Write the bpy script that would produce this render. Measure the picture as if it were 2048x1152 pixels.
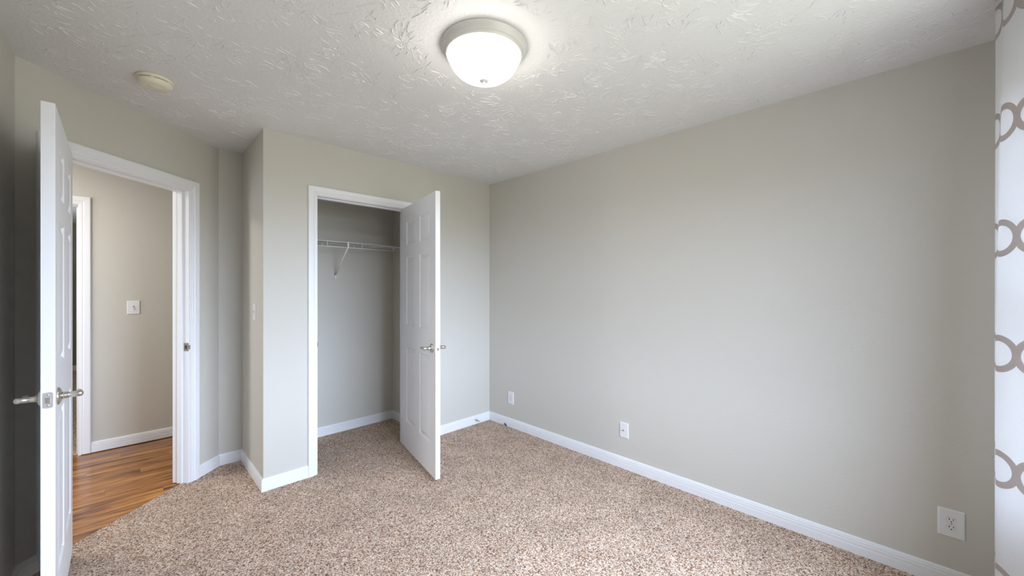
import bpy, bmesh, math, random
from mathutils import Vector, Matrix

random.seed(7)
for o in list(bpy.data.objects):
    bpy.data.objects.remove(o, do_unlink=True)
SC = bpy.context.scene
COL = SC.collection
PI = math.pi

# ------------------------------------------------------------------ camera
YAW = math.radians(44.775)
cam_d = bpy.data.cameras.new('camera')
cam_d.sensor_width = 36.0
cam_d.lens = 769.0 / 2048.0 * 36.0
cam_d.clip_start = 0.01
cam_d.clip_end = 100
cam = bpy.data.objects.new('camera', cam_d)
COL.objects.link(cam)
cam.location = (0, 0, 1.366)
cam.rotation_euler = (PI / 2, 0, -YAW)
SC.camera = cam

# ------------------------------------------------------------------ world / exposure / daylight
SC.view_settings.view_transform = 'Standard'
SC.view_settings.look = 'None'
SC.view_settings.exposure = 0.09
SC.view_settings.gamma = 1.0
SC.view_settings.use_curve_mapping = False

SKY_UP = (0.64, 0.745, 1.0)
SKY_STRENGTH = 34.0
GROUND = (0.15, 0.15, 0.135)
LAMP_STRENGTH = 14.5
LAMP_COL = (1.0, 0.95, 0.86)

W = bpy.data.worlds.new('world')
SC.world = W
W.use_nodes = True
nt = W.node_tree
nt.nodes.clear()
wo = nt.nodes.new('ShaderNodeOutputWorld')
bg = nt.nodes.new('ShaderNodeBackground')
tc = nt.nodes.new('ShaderNodeTexCoord')
sx = nt.nodes.new('ShaderNodeSeparateXYZ')
cr = nt.nodes.new('ShaderNodeValToRGB')
mr = nt.nodes.new('ShaderNodeMapRange')
nt.links.new(tc.outputs['Generated'], sx.inputs[0])
nt.links.new(sx.outputs['Z'], mr.inputs['Value'])
mr.inputs['From Min'].default_value = -1
mr.inputs['From Max'].default_value = 1
nt.links.new(mr.outputs[0], cr.inputs[0])
cr.color_ramp.elements[0].position = 0.47
cr.color_ramp.elements[0].color = (*GROUND, 1)
cr.color_ramp.elements[1].position = 0.53
cr.color_ramp.elements[1].color = (*SKY_UP, 1)
nt.links.new(cr.outputs[0], bg.inputs['Color'])
# the overcast sky is dimmed towards -x to hold down the right wall's light
mg = nt.nodes.new('ShaderNodeMapRange')
nt.links.new(sx.outputs['X'], mg.inputs['Value'])
mg.inputs['From Min'].default_value = -0.80
mg.inputs['From Max'].default_value = -0.20
mg.inputs['To Min'].default_value = SKY_STRENGTH * 0.24
mg.inputs['To Max'].default_value = SKY_STRENGTH * 0.92
nt.links.new(mg.outputs[0], bg.inputs['Strength'])
nt.links.new(bg.outputs[0], wo.inputs[0])

WX0, WX1, WZ0, WZ1 = 0.62, 2.20, 0.60, 2.10      # window opening in the wall behind the camera


def area(name, loc, rot, sx_, sy_, power, col=(1, 1, 1), portal=False):
    d = bpy.data.lights.new(name, 'AREA')
    d.shape = 'RECTANGLE'
    d.size = sx_
    d.size_y = sy_
    d.energy = power
    d.color = col
    if portal:
        d.cycles.is_portal = True
    o = bpy.data.objects.new(name, d)
    COL.objects.link(o)
    o.location = loc
    o.rotation_euler = rot
    return o


area('daylight_portal', ((WX0 + WX1) / 2, -0.53, (WZ0 + WZ1) / 2), (PI / 2, 0, 0), WX1 - WX0, WZ1 - WZ0, 1, portal=True)
bpy.data.objects['daylight_portal'].rotation_euler = (-PI / 2, 0, PI)
area('hall_end_fill', (-1.6, 4.0, 1.15), (0, -PI / 2, 0), 1.9, 0.8, 14, (0.85, 0.92, 1.0))  # cool fill added to brighten the hall wall, no known source here
# unseen fill lamps added to brighten the hall and the room across it
area('hall_fill', (-0.9, 3.9, 2.42), (0, 0, 0), 0.4, 0.4, 17, (1.0, 0.97, 0.92))
area('back_room_fill', (-1.6, 7.4, 1.5), (PI, 0, 0), 0.3, 0.3, 30, (0.85, 0.93, 1.0))


# ------------------------------------------------------------------ materials
def new_mat(name):
    m = bpy.data.materials.new(name)
    m.use_nodes = True
    t = m.node_tree
    return m, t, t.nodes['Principled BSDF']


def N(t, kind, **kw):
    n = t.nodes.new(kind)
    for k, v in kw.items():
        setattr(n, k, v)
    return n


def math_n(t, op, a=None, b=None, c=None):
    n = t.nodes.new('ShaderNodeMath')
    n.operation = op
    for i, v in enumerate((a, b, c)):
        if v is None:
            continue
        if isinstance(v, (int, float)):
            n.inputs[i].default_value = v
        else:
            t.links.new(v, n.inputs[i])
    return n.outputs[0]


def mixc(t, fac, a, b, mode='MIX'):
    n = t.nodes.new('ShaderNodeMix')
    n.data_type = 'RGBA'
    n.blend_type = mode
    for s, v in ((0, fac), (6, a), (7, b)):
        if isinstance(v, (int, float)):
            n.inputs[s].default_value = v
        elif isinstance(v, tuple):
            n.inputs[s].default_value = (*v, 1) if len(v) == 3 else v
        else:
            t.links.new(v, n.inputs[s])
    return n.outputs[2]


def simple(name, col, rough=0.5, metal=0.0, bump=0.0, bscale=200, spec=None):
    m, t, b = new_mat(name)
    b.inputs['Roughness'].default_value = rough
    b.inputs['Metallic'].default_value = metal
    if spec is not None:
        b.inputs['Specular IOR Level'].default_value = spec
    tcn = N(t, 'ShaderNodeTexCoord')
    nz = N(t, 'ShaderNodeTexNoise')
    nz.inputs['Scale'].default_value = bscale
    nz.inputs['Detail'].default_value = 2
    t.links.new(tcn.outputs['Object'], nz.inputs['Vector'])
    c = mixc(t, nz.outputs['Fac'], tuple(x * 0.985 for x in col), tuple(min(1, x * 1.015) for x in col))
    t.links.new(c, b.inputs['Base Color'])
    if bump > 0:
        bp = N(t, 'ShaderNodeBump')
        bp.inputs['Strength'].default_value = 1.0
        bp.inputs['Distance'].default_value = bump
        t.links.new(nz.outputs['Fac'], bp.inputs['Height'])
        t.links.new(bp.outputs[0], b.inputs['Normal'])
    return m


M_WALL = simple('wall_paint', (0.61, 0.585, 0.525), 0.62, bump=0.0006, bscale=90, spec=0.3)
M_TRIM = simple('white_trim_paint', (0.84, 0.84, 0.85), 0.38, bump=0.0002, bscale=120)
M_DOOR = simple('white_door_paint', (0.83, 0.83, 0.84), 0.42, bump=0.0002, bscale=160)
M_PLATE = simple('white_plastic', (0.80, 0.80, 0.80), 0.35)
M_CREAM = simple('cream_plastic', (0.80, 0.76, 0.60), 0.4)
M_DARK = simple('black_slot', (0.015, 0.013, 0.012), 0.6)
M_NICKEL = simple('brushed_nickel', (0.62, 0.59, 0.54), 0.24, metal=1.0)
M_STRIKE = simple('dull_strike_metal', (0.26, 0.23, 0.19), 0.4, metal=1.0)
M_PLATEMETAL = simple('satin_plate_metal', (0.74, 0.72, 0.70), 0.32, metal=1.0)
M_CANOPY = simple('off_white_canopy', (0.66, 0.645, 0.60), 0.35)
M_WIRE = simple('white_vinyl_wire', (0.80, 0.80, 0.78), 0.4)
M_WINFRAME = simple('white_vinyl_frame', (0.8, 0.8, 0.8), 0.4)
M_BRONZE = simple('rod_metal', (0.25, 0.22, 0.2), 0.35, metal=1.0)


def ceiling_mat():
    m, t, b = new_mat('textured_ceiling')
    b.inputs['Base Color'].default_value = (0.77, 0.765, 0.755, 1)
    b.inputs['Roughness'].default_value = 0.55
    g = N(t, 'ShaderNodeNewGeometry')
    pos = g.outputs['Position']

    fine = N(t, 'ShaderNodeTexNoise')
    fine.inputs['Scale'].default_value = 70
    fine.inputs['Detail'].default_value = 3
    t.links.new(pos, fine.inputs['Vector'])
    h = fine.outputs['Fac']
    bp = N(t, 'ShaderNodeBump')
    bp.inputs['Strength'].default_value = 0.8
    bp.inputs['Distance'].default_value = 0.0028
    t.links.new(h, bp.inputs['Height'])
    t.links.new(bp.outputs[0], b.inputs['Normal'])
    return m


def carpet_mat():
    m, t, b = new_mat('speckled_carpet')
    b.inputs['Roughness'].default_value = 0.95
    b.inputs['Specular IOR Level'].default_value = 0.1
    b.inputs['Sheen Weight'].default_value = 0.05
    g = N(t, 'ShaderNodeNewGeometry')
    pos = g.outputs['Position']
    wn = N(t, 'ShaderNodeTexNoise')
    wn.inputs['Scale'].default_value = 160
    t.links.new(pos, wn.inputs['Vector'])
    ws = N(t, 'ShaderNodeVectorMath', operation='MULTIPLY_ADD')
    t.links.new(wn.outputs['Color'], ws.inputs[0])
    ws.inputs[1].default_value = (0.008, 0.008, 0)
    t.links.new(pos, ws.inputs[2])
    v = N(t, 'ShaderNodeTexVoronoi', voronoi_dimensions='2D')
    v.inputs['Scale'].default_value = 225
    t.links.new(ws.outputs[0], v.inputs['Vector'])
    sp = N(t, 'ShaderNodeSeparateColor')
    t.links.new(v.outputs['Color'], sp.inputs[0])
    ramp = N(t, 'ShaderNodeValToRGB')
    ramp.color_ramp.interpolation = 'CONSTANT'
    stops = [(0.0, (0.13, 0.065, 0.032)), (0.12, (0.30, 0.180, 0.110)), (0.30, (0.54, 0.390, 0.290)),
             (0.50, (0.68, 0.525, 0.405)), (0.70, (0.46, 0.33, 0.235)), (0.82, (0.82, 0.69, 0.58)), (0.95, (0.40, 0.18, 0.09))]
    el = ramp.color_ramp.elements
    el[0].position, el[0].color = stops[0][0], (*stops[0][1], 1)
    el[1].position, el[1].color = stops[1][0], (*stops[1][1], 1)
    for p, c in stops[2:]:
        e = el.new(p)
        e.color = (*c, 1)
    t.links.new(sp.outputs[0], ramp.inputs[0])
    big = N(t, 'ShaderNodeTexNoise')
    big.inputs['Scale'].default_value = 5
    big.inputs['Detail'].default_value = 5
    big.inputs['Roughness'].default_value = 0.65
    t.links.new(pos, big.inputs['Vector'])
    mrn = N(t, 'ShaderNodeMapRange')
    mrn.inputs['From Min'].default_value = 0.3
    mrn.inputs['From Max'].default_value = 0.7
    mrn.inputs['To Min'].default_value = 0.84
    mrn.inputs['To Max'].default_value = 1.15
    t.links.new(big.outputs['Fac'], mrn.inputs['Value'])
    sc = N(t, 'ShaderNodeVectorMath', operation='SCALE')
    t.links.new(ramp.outputs[0], sc.inputs[0])
    t.links.new(mrn.outputs[0], sc.inputs['Scale'])
    t.links.new(sc.outputs[0], b.inputs['Base Color'])
    fn = N(t, 'ShaderNodeTexNoise')
    fn.inputs['Scale'].default_value = 420
    fn.inputs['Detail'].default_value = 2
    t.links.new(pos, fn.inputs['Vector'])
    hgt = math_n(t, 'MULTIPLY_ADD', v.outputs['Distance'], -1.2, fn.outputs['Fac'])
    bp = N(t, 'ShaderNodeBump')
    bp.inputs['Strength'].default_value = 0.55
    bp.inputs['Distance'].default_value = 0.004
    t.links.new(hgt, bp.inputs['Height'])
    t.links.new(bp.outputs[0], b.inputs['Normal'])
    return m


def wood_mat():
    m, t, b = new_mat('laminate_planks')
    g = N(t, 'ShaderNodeNewGeometry')
    sp = N(t, 'ShaderNodeSeparateXYZ')
    t.links.new(g.outputs['Position'], sp.inputs[0])
    PW = 0.095
    row = math_n(t, 'FLOOR', math_n(t, 'DIVIDE', sp.outputs[1], PW))
    shift = math_n(t, 'MULTIPLY', math_n(t, 'FRACT', math_n(t, 'MULTIPLY', row, 0.6180339)), 1.2)
    xx = math_n(t, 'ADD', sp.outputs[0], shift)
    colm = math_n(t, 'FLOOR', math_n(t, 'DIVIDE', xx, 1.2))
    idv = N(t, 'ShaderNodeCombineXYZ')
    t.links.new(row, idv.inputs[0])
    t.links.new(colm, idv.inputs[1])
    wn = N(t, 'ShaderNodeTexWhiteNoise', noise_dimensions='3D')
    t.links.new(idv.outputs[0], wn.inputs['Vector'])
    gv = N(t, 'ShaderNodeCombineXYZ')
    t.links.new(math_n(t, 'MULTIPLY', sp.outputs[0], 2.2), gv.inputs[0])
    t.links.new(math_n(t, 'MULTIPLY', sp.outputs[1], 22.0), gv.inputs[1])
    t.links.new(math_n(t, 'MULTIPLY', wn.outputs['Value'], 40.0), gv.inputs[2])
    nz = N(t, 'ShaderNodeTexNoise')
    nz.inputs['Scale'].default_value = 1.0
    nz.inputs['Detail'].default_value = 5
    nz.inputs['Roughness'].default_value = 0.6
    nz.inputs['Distortion'].default_value = 0.8
    t.links.new(gv.outputs[0], nz.inputs['Vector'])
    ramp = N(t, 'ShaderNodeValToRGB')
    el = ramp.color_ramp.elements
    el[0].position, el[0].color = 0.33, (0.055, 0.018, 0.006, 1)
    el[1].position, el[1].color = 0.64, (0.60, 0.27, 0.075, 1)
    e = el.new(0.40)
    e.color = (0.22, 0.075, 0.02, 1)
    e = el.new(0.52)
    e.color = (0.40, 0.16, 0.042, 1)
    t.links.new(nz.outputs['Fac'], ramp.inputs[0])
    tint = N(t, 'ShaderNodeMapRange')
    tint.inputs['To Min'].default_value = 0.78
    tint.inputs['To Max'].default_value = 1.15
    t.links.new(wn.outputs['Value'], tint.inputs['Value'])
    sc = N(t, 'ShaderNodeVectorMath', operation='SCALE')
    t.links.new(ramp.outputs[0], sc.inputs[0])
    t.links.new(tint.outputs[0], sc.inputs['Scale'])
    # seams between planks
    fy = math_n(t, 'FRACT', math_n(t, 'DIVIDE', sp.outputs[1], PW))
    fx = math_n(t, 'FRACT', math_n(t, 'DIVIDE', xx, 1.2))
    s1 = math_n(t, 'LESS_THAN', fy, 0.022)
    s2 = math_n(t, 'LESS_THAN', fx, 0.002)
    seam = math_n(t, 'MAXIMUM', s1, s2)
    c = mixc(t, math_n(t, 'MULTIPLY', seam, 0.4), sc.outputs[0], (0.03, 0.012, 0.005))
    t.links.new(c, b.inputs['Base Color'])
    b.inputs['Roughness'].default_value = 0.22
    bp = N(t, 'ShaderNodeBump')
    bp.inputs['Distance'].default_value = 0.0006
    bp.inputs['Strength'].default_value = 0.6
    t.links.new(math_n(t, 'SUBTRACT', math_n(t, 'MULTIPLY', nz.outputs['Fac'], 0.3), seam), bp.inputs['Height'])
    t.links.new(bp.outputs[0], b.inputs['Normal'])
    return m


def curtain_mat():
    """white cloth printed with taupe lattice of linked rings; UV in metres along the cloth"""
    m, t, b = new_mat('printed_curtain_cloth')
    b.inputs['Roughness'].default_value = 0.9
    b.inputs['Sheen Weight'].default_value = 0.2
    uv = N(t, 'ShaderNodeUVMap')
    uv.uv_map = 'UVMap'
    sp = N(t, 'ShaderNodeSeparateXYZ')
    t.links.new(uv.outputs[0], sp.inputs[0])
    PU, PV = 0.110, 0.396
    u = math_n(t, 'SUBTRACT', math_n(t, 'FRACT', math_n(t, 'DIVIDE', sp.outputs[0], PU)), 0.5)
    u = math_n(t, 'MULTIPLY', u, PU)
    v = math_n(t, 'SUBTRACT', math_n(t, 'FRACT', math_n(t, 'DIVIDE', sp.outputs[1], PV)), 0.5)
    v = math_n(t, 'MULTIPLY', v, PV)
    # ring: squashed a little so that neighbours fuse at a cusp
    r = math_n(t, 'SQRT', math_n(t, 'ADD', math_n(t, 'POWER', math_n(t, 'ABSOLUTE', u), 2.0),
                                 math_n(t, 'POWER', math_n(t, 'ABSOLUTE', v), 2.0)))
    ring = math_n(t, 'MULTIPLY', math_n(t, 'LESS_THAN', r, 0.064), math_n(t, 'GREATER_THAN', r, 0.043))
    # weave
    wv = N(t, 'ShaderNodeTexNoise')
    wv.inputs['Scale'].default_value = 1.0
    wv.inputs['Detail'].default_value = 3
    mp = N(t, 'ShaderNodeMapping')
    mp.inputs['Scale'].default_value = (120, 900, 1)
    t.links.new(uv.outputs[0], mp.inputs['Vector'])
    t.links.new(mp.outputs[0], wv.inputs['Vector'])
    taupe = mixc(t, wv.outputs['Fac'], (0.40, 0.345, 0.315), (0.58, 0.52, 0.485))
    white = mixc(t, wv.outputs['Fac'], (0.74, 0.735, 0.73), (0.86, 0.86, 0.86))
    c = mixc(t, ring, white, taupe)
    t.links.new(c, b.inputs['Base Color'])
    bp = N(t, 'ShaderNodeBump')
    bp.inputs['Distance'].default_value = 0.0005
    t.links.new(wv.outputs['Fac'], bp.inputs['Height'])
    t.links.new(bp.outputs[0], b.inputs['Normal'])
    tl = N(t, 'ShaderNodeBsdfTranslucent')
    t.links.new(c, tl.inputs['Color'])
    mx = N(t, 'ShaderNodeMixShader')
    mx.inputs[0].default_value = 0.35
    t.links.new(b.outputs[0], mx.inputs[1])
    t.links.new(tl.outputs[0], mx.inputs[2])
    out = [n for n in t.nodes if n.type == 'OUTPUT_MATERIAL'][0]
    t.links.new(mx.outputs[0], out.inputs[0])
    return m


def glass_mat():
    m, t, b = new_mat('window_glass')
    t.nodes.remove(b)
    out = [n for n in t.nodes if n.type == 'OUTPUT_MATERIAL'][0]
    tr = N(t, 'ShaderNodeBsdfTransparent')
    tr.inputs[0].default_value = (0.95, 0.97, 0.96, 1)
    gl = N(t, 'ShaderNodeBsdfGlossy')
    gl.inputs['Roughness'].default_value = 0.02
    fr = N(t, 'ShaderNodeFresnel')
    mx = N(t, 'ShaderNodeMixShader')
    ge = N(t, 'ShaderNodeNewGeometry')     # the far face of the pane must not reflect everything back inside
    t.links.new(math_n(t, 'MULTIPLY', fr.outputs[0], math_n(t, 'SUBTRACT', 1.0, ge.outputs['Backfacing'])), mx.inputs[0])
    t.links.new(tr.outputs[0], mx.inputs[1])
    t.links.new(gl.outputs[0], mx.inputs[2])
    t.links.new(mx.outputs[0], out.inputs[0])
    return m


def lampglass_mat():
    m, t, b = new_mat('glowing_alabaster_glass')
    b.inputs['Base Color'].default_value = (0.9, 0.9, 0.9, 1)
    b.inputs['Roughness'].default_value = 0.25
    g = N(t, 'ShaderNodeTexCoord')
    nz = N(t, 'ShaderNodeTexNoise')
    nz.inputs['Scale'].default_value = 9
    nz.inputs['Detail'].default_value = 3
    nz.inputs['Distortion'].default_value = 1.5
    t.links.new(g.outputs['Object'], nz.inputs['Vector'])
    st = math_n(t, 'MULTIPLY_ADD', nz.outputs['Fac'], LAMP_STRENGTH * 0.3, LAMP_STRENGTH * 0.85)
    b.inputs['Emission Color'].default_value = (*LAMP_COL, 1)
    t.links.new(st, b.inputs['Emission Strength'])
    return m


M_CEIL = ceiling_mat()
M_CARPET = carpet_mat()
M_WOOD = wood_mat()
M_CURTAIN = curtain_mat()
M_GLASS = glass_mat()
M_LAMP = lampglass_mat()


# ------------------------------------------------------------------ mesh helpers
class MB:
    def __init__(self):
        self.v = []
        self.f = []
        self.smooth = []

    def add(self, verts, faces, smooth=False):
        n = len(self.v)
        self.v += [tuple(p) for p in verts]
        for f in faces:
            self.f.append([i + n for i in f])
            self.smooth.append(smooth)

    def box(self, x0, x1, y0, y1, z0, z1):
        vs = [(x, y, z) for x in (x0, x1) for y in (y0, y1) for z in (z0, z1)]
        self.add(vs, [(0, 1, 3, 2), (4, 6, 7, 5), (0, 4, 5, 1), (2, 3, 7, 6), (0, 2, 6, 4), (1, 5, 7, 3)])

    def prism(self, poly, z0, z1):
        n = len(poly)
        a = sum(poly[i][0] * poly[(i + 1) % n][1] - poly[(i + 1) % n][0] * poly[i][1] for i in range(n))
        if a < 0:
            poly = poly[::-1]
        vs = [(x, y, z0) for x, y in poly] + [(x, y, z1) for x, y in poly]
        fs = [tuple(range(n))[::-1], tuple(range(n, 2 * n))]
        fs += [(i, (i + 1) % n, n + (i + 1) % n, n + i) for i in range(n)]
        self.add(vs, fs)

    def tube(self, p0, p1, r0, r1=None, seg=12, caps=True, smooth=True):
        r1 = r0 if r1 is None else r1
        p0, p1 = Vector(p0), Vector(p1)
        d = (p1 - p0).normalized()
        a = Vector((0, 0, 1)) if abs(d.z) < 0.9 else Vector((1, 0, 0))
        e1 = d.cross(a).normalized()
        e2 = d.cross(e1)
        vs = []
        for p, r in ((p0, r0), (p1, r1)):
            for i in range(seg):
                an = 2 * PI * i / seg
                vs.append(p + e1 * math.cos(an) * r + e2 * math.sin(an) * r)
        fs = [(i, i + seg, (i + 1) % seg + seg, (i + 1) % seg) for i in range(seg)]
        self.add(vs, fs, smooth)
        if caps:
            self.add(vs[:seg], [tuple(range(seg))])
            self.add(vs[seg:], [tuple(range(seg))[::-1]])

    def lathe(self, prof, origin=(0, 0, 0), axis=(0, 0, 1), seg=48, smooth=True):
        """prof: list of (radius, distance along axis)"""
        ax = Vector(axis).normalized()
        a = Vector((0, 0, 1)) if abs(ax.z) < 0.9 else Vector((1, 0, 0))
        e1 = ax.cross(a).normalized()
        e2 = ax.cross(e1)
        o = Vector(origin)
        vs = []
        for r, h in prof:
            for i in range(seg):
                an = 2 * PI * i / seg
                vs.append(o + ax * h + e1 * math.cos(an) * r + e2 * math.sin(an) * r)
        fs = []
        for k in range(len(prof) - 1):
            for i in range(seg):
                j = (i + 1) % seg
                fs.append((k * seg + i, k * seg + j, (k + 1) * seg + j, (k + 1) * seg + i))
        self.add(vs, fs, smooth)

    def path_tube(self, pts, r, seg=8):
        for a, b in zip(pts[:-1], pts[1:]):
            self.tube(a, b, r, seg=seg)

    def build(self, name, mat, parent=None, bevel=0, fix=True, merge=1e-5, mtx=None):
        me = bpy.data.meshes.new(name)
        me.from_pydata(self.v, [], self.f)
        for p, s in zip(me.polygons, self.smooth):
            p.use_smooth = s
        bm = bmesh.new()
        bm.from_mesh(me)
        bmesh.ops.remove_doubles(bm, verts=bm.verts, dist=merge)
        if fix:
            bmesh.ops.recalc_face_normals(bm, faces=bm.faces)
        bm.to_mesh(me)
        bm.free()
        me.materials.append(mat)
        o = bpy.data.objects.new(name, me)
        COL.objects.link(o)
        if parent:
            o.parent = parent
        if mtx is not None:
            o.matrix_local = mtx
        if bevel:
            b = o.modifiers.new('bevel', 'BEVEL')
            b.width = bevel
            b.segments = 2
            b.limit_method = 'ANGLE'
            b.angle_limit = math.radians(40)
            b.harden_normals = False
        return o


def tag(o, label, cat, group=None, kind=None):
    o['label'] = label
    o['category'] = cat
    if group:
        o['group'] = group
    if kind:
        o['kind'] = kind
    return o


def empty(name, loc, rz=0.0):
    e = bpy.data.objects.new(name, None)
    e.empty_display_size = 0.05
    COL.objects.link(e)
    e.location = loc
    e.rotation_euler = (0, 0, rz)
    return e


# ------------------------------------------------------------------ plan of the place (metres)
H = 2.44
XL, XR, YW, YC = -0.379, 2.657, -0.40, 3.011      # left wall, right wall, window wall, closet front wall
XS, YR = 0.633, 3.690                             # side of the closet bump-out, back of the entry recess
TH = 0.115
Ex, Ey = XL, 2.876                                # ends of the diagonal door wall
Dx, Dy = 0.482, 3.690
LD = math.hypot(Dx - Ex, Dy - Ey)
UX, UY = (Dx - Ex) / LD, (Dy - Ey) / LD
NX, NY = UY, -UX                                  # diagonal wall normal, into the room


def dg(q, off=0.0):
    return (Ex + UX * q + NX * off, Ey + UY * q + NY * off)


YCB, XCR, XCL = 3.755, 1.956, XS + TH             # closet back, right, left
YH = 4.735                                        # far wall of the hall
HEAD = 2.045
Q0, Q1 = 0.154, 0.920                             # entry door opening along the diagonal wall
CX0, CX1 = 0.975, 1.700                           # closet door opening
HX0, HX1 = -1.10, -0.305                          # opening across the hall
YHN = 3.87                                        # hall side of the closet back wall


def struct(mb, name, mat, label, cat, **kw):
    return tag(mb.build(name, mat, **kw), label, cat, kind='structure')


# walls of the bedroom
mb = MB()
mb.box(XR, XR + TH, YW - TH, YHN, 0, H)
struct(mb, 'wall_right', M_WALL, 'long plain greige wall on the right with three plates near its foot', 'wall')
mb = MB()
mb.prism([(XL, YW), (XL - TH, YW - TH), (XL - TH, Ey + 0.04), dg(0, 0)], 0, H)
struct(mb, 'wall_left', M_WALL, 'greige wall at the far left edge, behind the open entry door', 'wall')
mb = MB()
mb.prism([dg(0), dg(Q0 - 0.018), dg(Q0 - 0.018, -TH), dg(-0.05, -TH)], 0, H)
mb.prism([dg(Q1 + 0.018), dg(LD), dg(LD, -TH), dg(Q1 + 0.018, -TH)], 0, H)
mb.prism([dg(Q0 - 0.018), dg(Q1 + 0.018), dg(Q1 + 0.018, -TH), dg(Q0 - 0.018, -TH)], HEAD + 0.018, H)
struct(mb, 'wall_diagonal', M_WALL, 'angled greige wall holding the open doorway to the hall', 'wall')
mb = MB()
mb.prism([(Dx, Dy), (XS, YR), (XCL, YR), (XCL, YHN), (0.50, YHN), dg(LD, -TH)], 0, H)
struct(mb, 'wall_recess', M_WALL, 'narrow greige wall strip between doorway casing and closet side wall', 'wall')
mb = MB()
mb.box(XS, XCL, YC, YR, 0, H)
struct(mb, 'wall_closet_side', M_WALL, 'short greige side wall of the closet carrying a light switch', 'wall')
mb = MB()
mb.box(XCL, CX0 - 0.018, YC, YC + TH, 0, H)
mb.box(CX1 + 0.018, XR, YC, YC + TH, 0, H)
mb.box(CX0 - 0.018, CX1 + 0.018, YC, YC + TH, HEAD + 0.018, H)
struct(mb, 'wall_closet_front', M_WALL, 'greige wall around the open closet doorway', 'wall')
mb = MB()
mb.box(XCL, XR, YCB, YHN, 0, H)
struct(mb, 'wall_closet_back', M_WALL, 'back wall inside the closet behind the wire shelf', 'wall')
mb = MB()
mb.box(XCR, XCR + TH, YC + TH, YCB, 0, H)
struct(mb, 'wall_closet_right', M_WALL, 'right side wall inside the closet beside the white door', 'wall')
mb = MB()
mb.box(XL - TH, WX0, YW - TH, YW, 0, H)
mb.box(WX1, XR, YW - TH, YW, 0, H)
mb.box(WX0, WX1, YW - TH, YW, 0, WZ0)
mb.box(WX0, WX1, YW - TH, YW, WZ1, H)
struct(mb, 'wall_window', M_WALL, 'greige window wall behind the patterned curtain', 'wall')
# hall and the room across it
HXL, HXR = -1.70, 2.70
mb = MB()
mb.box(HXL, HX0 - 0.018, YH, YH + TH, 0, H)
mb.box(HX1 + 0.018, HXR, YH, YH + TH, 0, H)
mb.box(HX0 - 0.018, HX1 + 0.018, YH, YH + TH, HEAD + 0.018, H)
struct(mb, 'wall_hall', M_WALL, 'hall wall seen through the entry doorway, with a white switch plate', 'wall')
hy = dg(-0.05, -TH)
mb = MB()
mb.box(HXL, XL - TH, hy[1] - TH, hy[1], 0, H)
struct(mb, 'wall_hall_near', M_WALL, 'near wall of the hall hidden behind the entry doorway', 'wall')
mb = MB()
mb.box(HXL - TH, HXL, hy[1] - TH, YH + TH, 0, H)
struct(mb, 'wall_hall_left', M_WALL, 'end wall of the hall on the left', 'wall')
mb = MB()
mb.box(HXR, HXR + TH, YHN, YH + TH, 0, H)
struct(mb, 'wall_hall_right', M_WALL, 'end wall of the hall on the right', 'wall')
RX0, RX1, RY1 = -2.6, 0.5, 9.62
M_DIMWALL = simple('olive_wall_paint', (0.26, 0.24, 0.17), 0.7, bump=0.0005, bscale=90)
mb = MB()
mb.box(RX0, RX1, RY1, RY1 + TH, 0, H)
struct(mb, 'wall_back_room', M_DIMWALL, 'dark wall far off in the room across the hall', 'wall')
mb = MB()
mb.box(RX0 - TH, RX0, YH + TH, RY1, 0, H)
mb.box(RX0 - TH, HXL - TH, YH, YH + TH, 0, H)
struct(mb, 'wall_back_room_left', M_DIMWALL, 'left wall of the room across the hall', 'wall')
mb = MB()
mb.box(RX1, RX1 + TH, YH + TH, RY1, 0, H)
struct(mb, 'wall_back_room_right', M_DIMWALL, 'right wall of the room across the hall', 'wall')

# ceiling and floors
mb = MB()
mb.box(-2.8, 2.85, YW - TH - 0.01, RY1 + TH, H, H + 0.08)


def ridge(mb, x, y, ang, L, w, h, curl):
    """one raised lick of compound left by the stomp brush"""
    n = 5
    vs = []
    for k in range(n + 1):
        s_ = k / n
        a = ang + curl * s_ + rng.uniform(-0.22, 0.22)
        if k:
            x += math.cos(a) * L / n
            y += math.sin(a) * L / n
        ww = w * (0.25 + 0.75 * math.sin(PI * min(1, max(0, 0.06 + 0.88 * s_))))
        hh_ = h * math.sin(PI * (0.05 + 0.90 * s_)) ** 0.6
        px_, py_ = -math.sin(a), math.cos(a)
        vs += [(x + px_ * ww, y + py_ * ww, H + 0.0003), (x + px_ * ww * 0.35, y + py_ * ww * 0.35, H - hh_ * 0.85),
               (x - px_ * ww * 0.25, y - py_ * ww * 0.25, H - hh_), (x - px_ * ww, y - py_ * ww, H + 0.0003)]
    fs = []
    for k in range(n):
        for c in range(3):
            fs.append((4 * k + c, 4 * k + 4 + c, 4 * k + 5 + c, 4 * k + 1 + c))
    mb.add(vs, fs, True)


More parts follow.
